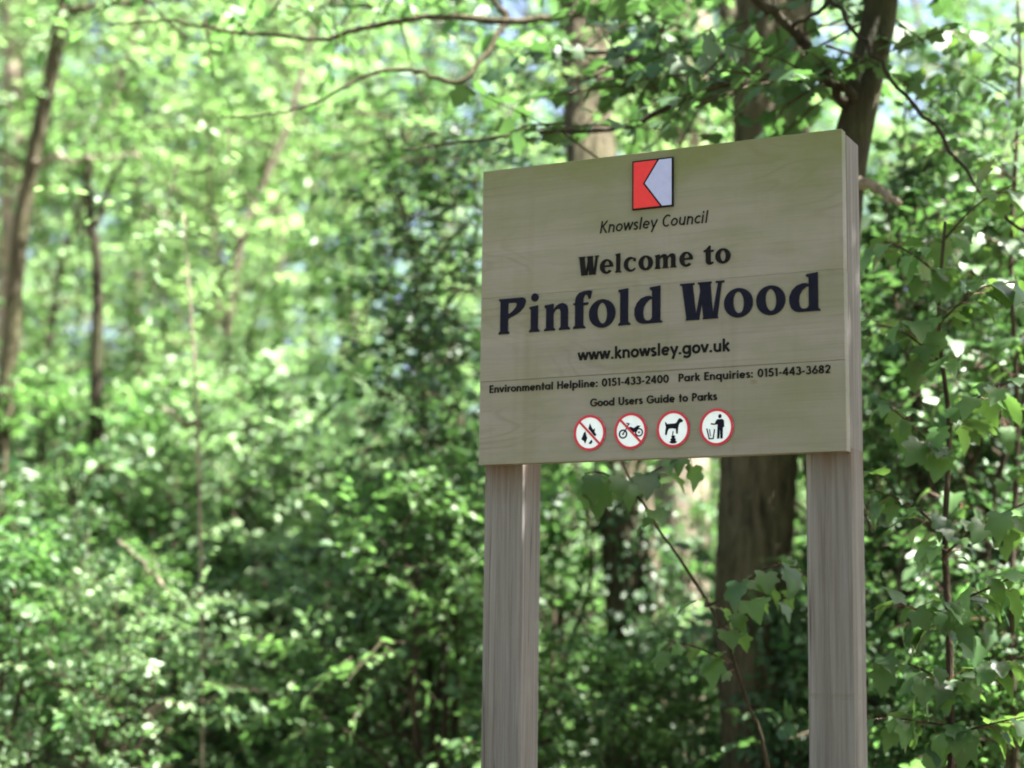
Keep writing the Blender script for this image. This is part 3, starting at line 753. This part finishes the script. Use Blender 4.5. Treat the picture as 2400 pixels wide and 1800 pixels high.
# tree whose broad trunk shows between the posts
single_tree('oak_tree', 'broad dark trunk standing between the sign posts with sunlit right edge', 'tree',
    [(1785, 1800, 9.0), (1765, 1400, 9.0), (1780, 1080, 9.05), (1800, 600, 9.1), (1812, 0, 9.2)], 0.185, 0.19, BARK_OAK, ridge=.08, extra_top=[T(1830, -700, 9.2), T(1850, -1500, 9.0)],
    branches=[dict(p=[(1640, -70, 8.8), (1430, 0, 8.2), (1340, 34, 8.1), (1200, 50, 8.0), (1050, 42, 8.0), (900, 56, 8.0), (760, 86, 8.1), (560, 78, 8.2), (400, 50, 8.3), (250, 60, 8.4)], r=(.026, .005), n=40),
              dict(p=[(1192, 52, 8.0), (1140, 120, 7.95), (1080, 194, 7.9), (1010, 178, 7.9), (950, 158, 7.9), (860, 180, 7.9), (780, 218, 7.9), (700, 255, 7.9), (600, 272, 7.9), (520, 270, 8.0)], r=(.015, .004), root=False, n=34),
              dict(p=[(940, 50, 8.0), (960, 140, 8.0), (985, 215, 8.0), (1010, 270, 8.0)], r=(.006, .003), root=False),
              dict(p=[(480, 40, 8.2), (492, 110, 8.2), (498, 180, 8.2)], r=(.007, .004), root=False),
              dict(p=[(1190, 45, 8.0), (1160, 5, 8.0), (1120, -40, 8.0)], r=(.016, .008), root=False)],
    sprays=[(T(1250, -120, 8.4), (1.3, .8, .35), 34, 9, .10), (T(700, -40, 8.3), (.9, .5, .22), 26, 9, .085), (T(1560, 60, 9.8), (.5, .3, .3), 24, 9, .09), (T(1600, 250, 9.8), (.3, .3, .25), 14, 9, .09), (T(1850, -500, 8.6), (1.2, 1.0, .5), 24, 9, .11), ((3.3, 8.6, 7.4), (.9, .7, .6), 64, 9, .12), ((2.4, 8.8, 5.6), (.6, .5, .4), 30, 9, .11)], leafm=LEAF_MID)  # highest spray, out of view, is added to shade the trunk tops

single_tree('oak_tree', 'leaning brown trunk behind the emblem end of the board, dappled with sun', 'tree',
    [(1500, 1800, 10.2), (1485, 1400, 10.2), (1455, 1080, 10.3), (1405, 600, 10.6), (1372, 200, 11), (1365, 0, 11.2)], 0.165, 0.14, BARK_OAK, ridge=.07, extra_top=[T(1350, -900, 11.5)],
    branches=[dict(p=[(1330, 140, 11.3), (1290, 110, 11.2), (1270, 60, 11.1)], r=(.03, .012)),
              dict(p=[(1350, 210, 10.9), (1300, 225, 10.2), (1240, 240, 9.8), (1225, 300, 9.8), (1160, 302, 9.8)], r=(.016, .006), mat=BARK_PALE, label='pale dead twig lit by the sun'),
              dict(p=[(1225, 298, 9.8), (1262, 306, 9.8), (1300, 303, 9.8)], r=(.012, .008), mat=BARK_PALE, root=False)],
    sprays=[(T(1230, 150, 12.2), (.5, .4, .45), 30, 9, .09), (T(1500, 280, 12), (.4, .4, .4), 30, 9, .09), (T(1310, 120, 10.2), (.22, .2, .25), 5, 8, .08), ((1.8, 9.9, 7.4), (.9, .6, .6), 50, 9, .11)], leafm=LEAF_BRIGHT)

single_tree('oak_tree', 'narrow trunk rising just above the middle of the board top', 'tree',
    [(1720, 1800, 14.5), (1716, 1000, 14.5), (1712, 300, 14.5), (1706, 0, 14.5)], 0.10, 0.08, BARK_GREY, extra_top=[T(1700, -700, 14.5)],
    sprays=[(T(1640, 120, 14.2), (.8, .5, .6), 40, 9, .09), (T(1700, -500, 14.2), (1.6, 1., .9), 50, 9, .1)], leafm=LEAF_MID)

single_tree('sycamore_tree', 'mossy leaning trunk rising behind the right end of the board', 'tree',
    [(1950, 1800, 7.2), (1945, 1300, 7.2), (1958, 800, 7.2), (1985, 420, 7.2), (2020, 230, 7.2), (2048, 100, 7.2), (2066, 0, 7.2)], 0.085, 0.062, BARK_DARK, ridge=.05, extra_top=[T(2100, -300, 7.2), T(2110, -900, 7.2)], sides=16,
    branches=[dict(p=[(1972, 240, 7.15), (1935, 170, 7.1), (1885, 98, 7.05), (1830, 45, 7.0), (1765, -5, 6.95), (1650, -60, 6.9)], r=(.026, .017), label='thick branch with its upper side in sun'),
              dict(p=[(1990, 215, 7.1), (1900, 182, 7.1), (1780, 190, 7.15), (1660, 208, 7.2), (1580, 250, 7.25), (1500, 286, 7.3), (1420, 304, 7.3), (1290, 306, 7.3), (1160, 322, 7.3), (1040, 338, 7.3), (940, 352, 7.3)], r=(.021, .004), n=40, label='dark branch reaching left above the board'),
              dict(w=[(1.75, 7.0, 4.3), (2.2, 6.2, 5.2), (2.7, 5.7, 6.0), (3.3, 5.7, 7.0)], r=(.04, .012)),  # unseen limb added to carry shading leaves between sun and sign
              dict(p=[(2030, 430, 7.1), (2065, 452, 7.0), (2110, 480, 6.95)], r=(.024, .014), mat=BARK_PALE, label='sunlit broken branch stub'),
              dict(p=[(1860, 60, 7.0), (1920, 30, 6.9), (1953, 0, 6.8), (2029, 106, 6.7), (2099, 194, 6.7), (2187, 294, 6.7), (2270, 411, 6.65), (2340, 495, 6.6), (2440, 570, 6.6)], r=(.010, .006), root=False, n=36, label='thin drooping twig')],
    sprays=[(T(1560, 170, 7.6), (.28, .25, .14), 10, 8, .085), (T(1840, 240, 7.6), (.2, .2, .10), 5, 8, .10), (T(1480, 120, 7.7), (.3, .25, .2), 12, 8, .085), (T(1300, 300, 7.25), (.25, .15, .05), 4, 7, .08), (T(1700, 190, 7.0), (.22, .12, .06), 6, 7, .09), (T(1960, 130, 7.0), (.15, .12, .1), 4, 7, .09), (T(1880, 60, 7.5), (.2, .2, .12), 5, 8, .09), (T(2000, -350, 7.2), (1.2, 1., .5), 50, 8, .12), ((2.3, 5.5, 5.5), (.9, .9, .4), 70, 8, .13), ((3.2, 5.8, 7.0), (1.3, 1.2, .6), 90, 8, .13)], leafm=LEAF_DARK)  # last two sprays added out of view to shade the sign's end faces

single_tree('ash_tree', 'grey leaning trunk with a bare side branch, left of the pale pole', 'tree',
    [(-25, 1300, 12.5), (5, 1000, 12.5), (26, 800, 12.5), (42, 600, 12.5), (72, 400, 12.5), (110, 220, 12.5), (146, 40, 12.5), (158, -60, 12.5)], 0.066, 0.048, BARK_OAK, extra_top=[T(190, -600, 12.5)],
    branches=[dict(p=[(95, 384, 12.4), (130, 366, 12.3), (175, 380, 12.2), (215, 366, 12.15), (255, 374, 12.1), (300, 362, 12.1), (330, 372, 12.0)], r=(.022, .007), wob=.014, mat=BARK_PALE, label='bare pale side branch'),
              dict(p=[(190, 22, 12.4), (260, 10, 12.3), (340, 4, 12.2), (480, -10, 12.2)], r=(.035, .015)),
              dict(p=[(60, 388, 12.5), (30, 360, 12.5), (-30, 350, 12.5)], r=(.015, .008))],
    sprays=[(T(120, -350, 12.5), (2.2, 1.4, 1.0), 90, 9, .09), (T(330, 60, 12.3), (.9, .5, .3), 30, 9, .08)], leafm=LEAF_BRIGHT)

single_tree('ash_tree', 'slim forked tree beside the leaning grey trunk', 'tree',
    [(226, 1500, 13.2), (224, 1000, 13.2), (228, 760, 13.2), (226, 600, 13.2), (214, 520, 13.2), (205, 420, 13.2), (196, 330, 13.2)], 0.058, 0.022, BARK_DARK,
    branches=[dict(p=[(232, 520, 13.2), (252, 440, 13.2), (285, 380, 13.1), (300, 300, 13.1)], r=(.03, .010)),
              dict(p=[(205, 430, 13.2), (150, 385, 13.2), (110, 380, 13.1)], r=(.014, .007)),
              dict(p=[(215, 560, 13.2), (170, 470, 13.2), (150, 420, 13.2)], r=(.014, .006))],
    sprays=[(T(210, 250, 13.2), (.7, .6, .5), 40, 9, .08)], leafm=LEAF_MID)

single_tree('birch_pole', 'thin pale straight pole of a young tree among the shrubs', 'tree',
    [(474, 1560, 9.8), (468, 1200, 9.8), (464, 1000, 9.8), (452, 800, 9.8), (440, 640, 9.8), (430, 500, 9.8)], 0.011, 0.006, BARK_PALE, sides=8,
    branches=[dict(p=[(440, 995, 9.8), (410, 975, 9.7), (372, 948, 9.7)], r=(.012, .008), mat=BARK_PALE, label='pale broken side stub'),
              dict(p=[(430, 1415, 9.8), (380, 1372, 9.7), (330, 1315, 9.7), (278, 1265, 9.6)], r=(.013, .009), mat=BARK_PALE, label='pale dead stick leaning out'),],
    sprays=[(T(430, 470, 9.8), (.25, .25, .3), 9, 9, .06)], leafm=LEAF_BRIGHT)

single_tree('alder_tree', 'dark leafy tree standing hard against the left end of the board', 'tree',
    [(1010, 1800, 10.5), (1000, 1200, 10.5), (985, 800, 10.5), (962, 560, 10.5), (930, 430, 10.5), (900, 300, 10.5)], 0.017, 0.009, BARK_DARK,
    branches=[dict(p=[(1000, 820, 10.4), (940, 770, 10.3), (880, 720, 10.2)], r=(.018, .006)), dict(p=[(1000, 640, 10.4), (1060, 560, 10.3), (1100, 500, 10.3)], r=(.018, .006)), dict(p=[(960, 560, 10.4), (860, 470, 10.3), (800, 440, 10.3)], r=(.015, .005))],
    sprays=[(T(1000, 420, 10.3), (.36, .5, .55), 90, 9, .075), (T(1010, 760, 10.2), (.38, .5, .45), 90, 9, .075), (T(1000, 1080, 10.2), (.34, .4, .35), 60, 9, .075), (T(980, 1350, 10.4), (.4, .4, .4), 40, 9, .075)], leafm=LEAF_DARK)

# trunks further in, each seen for a short stretch
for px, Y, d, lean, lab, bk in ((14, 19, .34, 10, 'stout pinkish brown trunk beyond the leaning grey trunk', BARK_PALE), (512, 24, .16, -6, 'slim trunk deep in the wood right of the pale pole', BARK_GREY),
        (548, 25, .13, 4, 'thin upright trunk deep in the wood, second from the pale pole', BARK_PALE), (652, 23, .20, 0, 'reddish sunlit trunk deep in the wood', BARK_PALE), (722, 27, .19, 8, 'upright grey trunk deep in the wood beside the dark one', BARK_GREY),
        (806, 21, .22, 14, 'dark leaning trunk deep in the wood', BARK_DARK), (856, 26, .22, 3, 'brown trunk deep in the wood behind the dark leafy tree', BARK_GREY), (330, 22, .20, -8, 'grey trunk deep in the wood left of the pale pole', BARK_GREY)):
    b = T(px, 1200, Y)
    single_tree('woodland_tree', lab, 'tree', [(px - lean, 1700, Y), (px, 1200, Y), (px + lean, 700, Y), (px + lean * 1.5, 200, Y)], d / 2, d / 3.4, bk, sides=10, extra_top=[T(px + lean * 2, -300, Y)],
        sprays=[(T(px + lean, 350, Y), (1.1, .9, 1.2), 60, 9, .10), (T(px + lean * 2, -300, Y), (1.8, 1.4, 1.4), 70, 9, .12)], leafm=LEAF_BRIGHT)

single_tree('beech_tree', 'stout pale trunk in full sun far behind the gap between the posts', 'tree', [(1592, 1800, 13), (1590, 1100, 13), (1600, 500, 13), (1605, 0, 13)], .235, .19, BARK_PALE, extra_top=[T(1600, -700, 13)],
    sprays=[(T(1600, 150, 12.6), (.5, .3, .5), 40, 9, .09), (T(1600, -900, 13.5), (1.5, 1., 1.), 50, 9, .12)], leafm=LEAF_BRIGHT)

# ------------------------------------------------------------------ scattered trees and shrubs
LANDMARKS = [('the leaning grey trunk', 30, 12.5), ('the slim forked tree', 225, 13.2), ('the thin pale pole', 460, 9.8), ('the reddish sunlit trunk', 652, 23), ('the dark leaning trunk', 806, 21), ('the dark leafy tree', 985, 10.5),
             ('the left sign post', 1200, 5.6), ('the dappled brown trunk', 1470, 11), ('the broad dark trunk', 1775, 9), ('the right sign post', 1960, 5.4), ('the bushy sapling', 2215, 6.3), ('the upright sapling', 2385, 7.6)]
ORD = ['', 'second ', 'third ', 'fourth ', 'fifth ', 'sixth ']
PLACED = []
def scatter(kind, names, spots, sizes=(0.9, 1.2)):
    for i, sp in enumerate(spots):
        px, Y, k = sp[:3]
        name, look, cat, group = names[k]
        e = plant(name, PR[kind][k], T(px, 1500, Y)[0], Y, look, cat, group, sc=sp[3] if len(sp) > 3 else rng.uniform(*sizes), stem='trunk' if kind != 'shrub' else 'stem')
        lm = min(LANDMARKS, key=lambda q: abs(q[1] - px))
        PLACED.append((look, lm[0], 'behind' if Y >= lm[2] else 'in front of', abs(Y - lm[2]), e))
def label_placed():
    seen = {}
    for look, lm, rel, dist, e in sorted(PLACED, key=lambda q: q[3]):
        k = seen.get((look, lm, rel), 0); seen[(look, lm, rel)] = k + 1
        e['label'] = f"{ORD[min(k, 5)]}{look} {rel} {lm}"

slim_names = [('slender_tree', 'slender mid green tree', 'tree', 'slender mid green trees'),
              ('slender_tree', 'slender yellow green tree', 'tree', 'slender yellow green trees'),
              ('slender_tree', 'small bright green tree', 'tree', 'small bright understorey trees'), ('slender_tree', 'small dark green tree', 'tree', 'small dark understorey trees')]
scatter('slim', slim_names, [(60, 16, 1), (280, 15.5, 2), (500, 15, 1), (740, 15.8, 2), (880, 18.5, 1), (350, 19, 2), (600, 20, 1), (720, 23, 1), (500, 24, 0), (150, 23, 0), (430, 25, 1), (930, 17, 0), (1000, 24, 1), (640, 29, 2), (250, 29, 1), (60, 30, 2),
    (1180, 15, 0), (1300, 19, 1), (1560, 20, 2), (1850, 18, 0), (2120, 16, 1), (2300, 13.5, 0), (2420, 18, 1), (2200, 22, 2), (1050, 30, 1), (1450, 27, 0), (1700, 25, 1), (2000, 26, 2), (2350, 27, 1), (2300, 8.6, 3, .5), (2120, 9.0, 3, .42), (-80, 22, 0), (-150, 16, 1)])
tall_names = [('tall_tree', 'tall bright crowned tree far', 'tree', 'tall bright trees'), ('tall_tree', 'tall mid green tree far', 'tree', 'tall mid green trees')]
scatter('tall', tall_names, [(120, 40, 0), (1080, 38, 1), (400, 52, 0), (1500, 36, 0), (1900, 40, 1), (2250, 36, 0), (2500, 44, 1), (-100, 46, 1), (1300, 52, 0), (1750, 54, 1), (2100, 56, 0), (250, 56, 0)], (.85, 1.1))
shrub_names = [('shrub', 'pale sage green shrub', 'shrub', 'pale sage shrubs'), ('shrub', 'mid green low shrub', 'shrub', 'mid green low shrubs'),
               ('shrub', 'tall dark green shrub', 'shrub', 'tall dark shrubs'), ('shrub', 'broad sage green shrub', 'shrub', 'broad sage shrubs')]
scatter('shrub', shrub_names, [(100, 10.5, 2, .78), (-60, 9.5, 1), (330, 11.5, 1, .85), (560, 12.5, 0), (760, 12.5, 3), (920, 12, 0), (250, 14, 2, .8), (680, 14.5, 3), (450, 15, 2), (60, 14, 1), (870, 15.5, 2), (1010, 14, 0), (600, 17, 0), (300, 18, 3), (800, 18.5, 0),
    (1180, 12, 2), (1250, 10.5, 1), (1400, 14.5, 3), (1640, 12, 2, .75), (1850, 11, 1), (1280, 15, 2), (1700, 16, 0), (2120, 11.5, 2), (2250, 9.5, 1), (2400, 10.5, 2), (2160, 13, 3), (2330, 13, 0), (1000, 18, 3), (150, 17, 0), (2000, 14.5, 2), (2170, 8.7, 2, 1.25), (2390, 9.3, 2, 1.3), (1290, 12.5, 3), (1420, 9.2, 1, .62), (1560, 9.6, 0, .6), (1000, 9.7, 1, 1.0), (900, 10.6, 3, .9), (2240, 8.1, 1, .62), (2400, 7.9, 1, .75), (200, 9.4, 3, .7), (380, 13.5, 3, 1.35), (640, 13.6, 0, 1.3), (120, 13.2, 1, 1.4), (820, 14, 3, 1.35)], (.85, 1.15))
label_placed()

# unseen trees added round the camera to keep open sky off the sign's face
for x, y, k, sc_, lab in ((-4.5, -2.5, 1, .62, 'unseen leafy tree added for shade on the side away from the wood'), (3.2, -4.5, 1, .66, 'second unseen leafy tree added for shade, facing the sign'), (-1.0, -7.5, 1, .72, 'unseen tall leafy tree added for shade further back, facing the sign'), (6.5, 0.5, 0, .66, 'unseen leafy tree added for shade beyond the sycamore saplings'), (-7.5, 2.5, 0, .7, 'unseen leafy tree added for shade short of the leaning grey trunk'), (5.6, 2.9, 0, .75, 'unseen tall leafy tree added for shade past the right sign post'), (0.8, -2.2, 0, .55, 'unseen small leafy tree added for shade close behind the viewpoint'), (-3.2, 0.8, 0, .55, 'unseen small leafy tree added for shade beside the viewpoint'), (4.5, -10, 1, .8, 'unseen tall tree added for shade far behind the viewpoint'), (-7, -9, 1, .8, 'second unseen tall tree added for shade far behind the viewpoint')):
    plant('tall_tree', PR['tall'][k], x, y, lab, 'tree', None, sc=sc_)

for x, y, lab in ((3.55, 4.4, 'unseen slender tree added for shade just past the right sign post'), (4.4, 4.1, 'second unseen slender tree added for shade past the right sign post'), (5.1, 4.2, 'third unseen slender tree added for shade past the right sign post')):  # unseen trees added to keep the sun off the post and board ends
    plant('slender_tree', PR['slim'][0], x, y, lab, 'tree', None, sc=.86 if x < 4 else 1.15)

# ------------------------------------------------------------------ near sycamore saplings: every leaf its own piece
LEAF_VARIANTS = []
for q in range(6):
    n = 1
    me = leaf_mesh('sycamore_leaf', np.zeros((1, 3)), np.array([[1., 0, 0]]), np.array([[0, 0, 1.]]), 1.0, LEAF_BIG, 'maple', [0.5])
    v = np.zeros(len(me.vertices) * 3, np.float32); me.vertices.foreach_get('co', v); v = v.reshape(-1, 3)
    k1, k2, k3, k4 = rng.uniform(-.5, .5), rng.uniform(-.1, .45), rng.uniform(-.2, .6), rng.uniform(.82, 1.12)
    v[:, 2] += k1 * v[:, 1] * v[:, 0] - k2 * v[:, 0] ** 2 + k3 * v[:, 1] ** 2; v[:, 1] *= k4; v[:, :2] += rng.normal(0, .018, (len(v), 2))
    me.vertices.foreach_set('co', v.reshape(-1)); me.update(); LEAF_VARIANTS.append(me)

def put_leaf(parent, org, p, d, nrm, s):
    d = unit(np.asarray(d, float)); b = unit(np.cross(nrm, d)); z = np.cross(d, b)
    o = link('leaf', LEAF_VARIANTS[int(rng.integers(6))], parent)
    o.matrix_local = Matrix(((d[0] * s, b[0] * s, z[0] * s, p[0] - org[0]), (d[1] * s, b[1] * s, z[1] * s, p[1] - org[1]), (d[2] * s, b[2] * s, z[2] * s, p[2] - org[2]), (0, 0, 0, 1)))

def sapling(name, label, stem_px, r, twigs, leaf=(.09, .14), per=7, bark=TWIG):
    p = path_at(stem_px)
    foot = p[0] + (p[0] - p[1]) / abs((p[0] - p[1])[2]) * p[0][2] * .5; foot[2] = -.04
    p = np.vstack([foot, p]); org = np.array([foot[0], foot[1], 0.])
    e = empty(name, tuple(org), label, 'sapling')
    path = smooth_path(p, 30); mb = MB(); mb.add(*tube(path - org, np.linspace(r, r * .35, 30), 8, .04)); mb.build('stem', bark, e, True)
    pet = MB()
    for tw in twigs:
        q = path_at(tw); i = np.argmin(np.linalg.norm(path - q[0], axis=1)); q = np.vstack([path[i], q])
        tp = smooth_path(q, 14); mb = MB(); mb.add(*tube(tp - org, np.linspace(.006, .0025, 14), 5)); mb.build('twig', bark, e, True)
        for j in range(per):
            t = .25 + .75 * (j + rng.random() * .5) / per; u = min(12, int(t * 13)); b = tp[u]; dirn = unit(tp[u + 1] - tp[u])
            side = unit(np.cross(dirn, [0, 0, 1])) * (1 if j % 2 else -1)
            d = side + dirn * .5 + rng.normal(0, .35, 3) + np.array([0, 0, -.1]); d = unit(d)
            pl = .04 + .05 * rng.random(); tip = b + d * pl
            pet.add(*tube(np.array([b, tip]) - org, [.0018, .0014], 4))
            dd = d + np.array([0, 0, -.45 - .4 * rng.random()]) + rng.normal(0, .15, 3)
            nn = np.array([0, 0, 1.]) + d * .5 + rng.normal(0, .30, 3)
            put_leaf(e, org, tip, dd, nn, rng.uniform(*leaf))
    tag(pet.build('petioles', PETIOLE, e), kind='stuff')

sapling('sycamore_sapling', 'thin slanting sapling with broad leaves seen between the two posts', [(1800, 1800, 6.6), (1752, 1650, 6.6), (1690, 1470, 6.55), (1600, 1320, 6.55), (1540, 1235, 6.5), (1470, 1110, 6.5), (1430, 1000, 6.5)], .0085,
    [[(1660, 1420, 6.5), (1740, 1370, 6.4), (1800, 1330, 6.35), (1880, 1330, 6.3)], [(1540, 1235, 6.5), (1500, 1170, 6.4), (1420, 1110, 6.35), (1370, 1110, 6.3)], [(1690, 1470, 6.5), (1760, 1420, 6.5), (1850, 1400, 6.45)],
     [(1480, 1130, 6.5), (1560, 1090, 6.45), (1630, 1050, 6.4)], [(1720, 1560, 6.6), (1640, 1520, 6.6), (1560, 1500, 6.6)]], per=9, leaf=(.05, .115))
sapling('sycamore_sapling', 'bushy sapling with large sunlit leaves to the right of the right post', [(2230, 1800, 6.3), (2225, 1500, 6.3), (2215, 1250, 6.3), (2225, 1000, 6.3), (2200, 760, 6.3), (2215, 520, 6.3)], .016,
    [[(2220, 1480, 6.2), (2150, 1430, 6.1), (2080, 1400, 6.0)], [(2225, 1420, 6.2), (2290, 1390, 6.0), (2380, 1350, 5.9)], [(2215, 1300, 6.2), (2300, 1230, 6.1), (2400, 1180, 6.0)], [(2215, 1250, 6.3), (2130, 1180, 6.2), (2050, 1150, 6.2)],
     [(2220, 1080, 6.3), (2140, 1000, 6.3), (2060, 930, 6.3)], [(2225, 1000, 6.3), (2310, 920, 6.2), (2420, 880, 6.1)], [(2205, 850, 6.3), (2120, 780, 6.3), (2050, 760, 6.4)], [(2200, 760, 6.3), (2290, 680, 6.2), (2380, 660, 6.2)],
     [(2205, 650, 6.3), (2130, 590, 6.3), (2060, 560, 6.4)], [(2215, 560, 6.3), (2290, 480, 6.3), (2380, 430, 6.3)], [(2225, 1600, 6.3), (2140, 1560, 6.2), (2060, 1540, 6.2)], [(2225, 1620, 6.3), (2310, 1560, 6.2), (2400, 1540, 6.1)],
     [(2225, 1700, 6.3), (2150, 1690, 6.2), (2080, 1680, 6.2)], [(2225, 1720, 6.3), (2310, 1700, 6.2), (2400, 1680, 6.2)]], per=15, leaf=(.045, .115))
sapling('sycamore_sapling', 'upright sapling with smaller leaves further back beyond the right post', [(2380, 1800, 7.6), (2370, 1400, 7.6), (2385, 1000, 7.6), (2370, 600, 7.6), (2390, 200, 7.6), (2385, 0, 7.6)], .018,
    [[(2375, y, 7.5), (2375 + s * 90, y - 60, 7.4), (2375 + s * 190, y - 90, 7.3)] for y, s in ((1500, -1), (1380, 1), (1250, -1), (1120, 1), (1000, -1), (880, -1), (800, 1), (700, -1), (600, -1), (520, 1), (420, -1), (330, 1), (240, -1), (150, -1), (80, 1))], per=14, leaf=(.04, .10))

# ivy on two trunks
def ivy(label, pts, n, spread):
    p = path_at(pts); org = np.array([p[0][0], p[0][1], 0.]); e = empty('ivy', tuple(org), label, 'ivy')
    path = smooth_path(np.vstack([[org[0], org[1], -.03], p]), 20)
    mb = MB(); mb.add(*tube(path - org, np.linspace(.012, .005, 20), 6)); mb.build('stem', BARK_DARK, e, True)
    t = rng.random(n) ** 1.2; P = np.stack([np.interp(t, np.linspace(0, 1, 20), path[:, i]) for i in range(3)], 1) + rng.normal(0, 1, (n, 3)) * np.array([spread, .03, .08])
    D = rng.normal(0, .5, (n, 3)) + np.array([0, -.5, -.8]); Nn = rng.normal(0, .4, (n, 3)) + np.array([0, -1., .5])
    tag(link('foliage', leaf_mesh('ivy_leaves', P - org, D, Nn, .04 + .03 * rng.random(n), LEAF_DARK), e), kind='stuff')
ivy('dark ivy climbing the lower right side of the broad trunk', [(1825, 1800, 8.82), (1805, 1650, 8.82), (1815, 1500, 8.82), (1790, 1400, 8.82)], 900, .075)
ivy('ivy climbing the dappled brown trunk behind the middle of the sign', [(1540, 1800, 10.02), (1500, 1500, 10.02), (1500, 1300, 10.05), (1450, 1100, 10.1)], 700, .10)
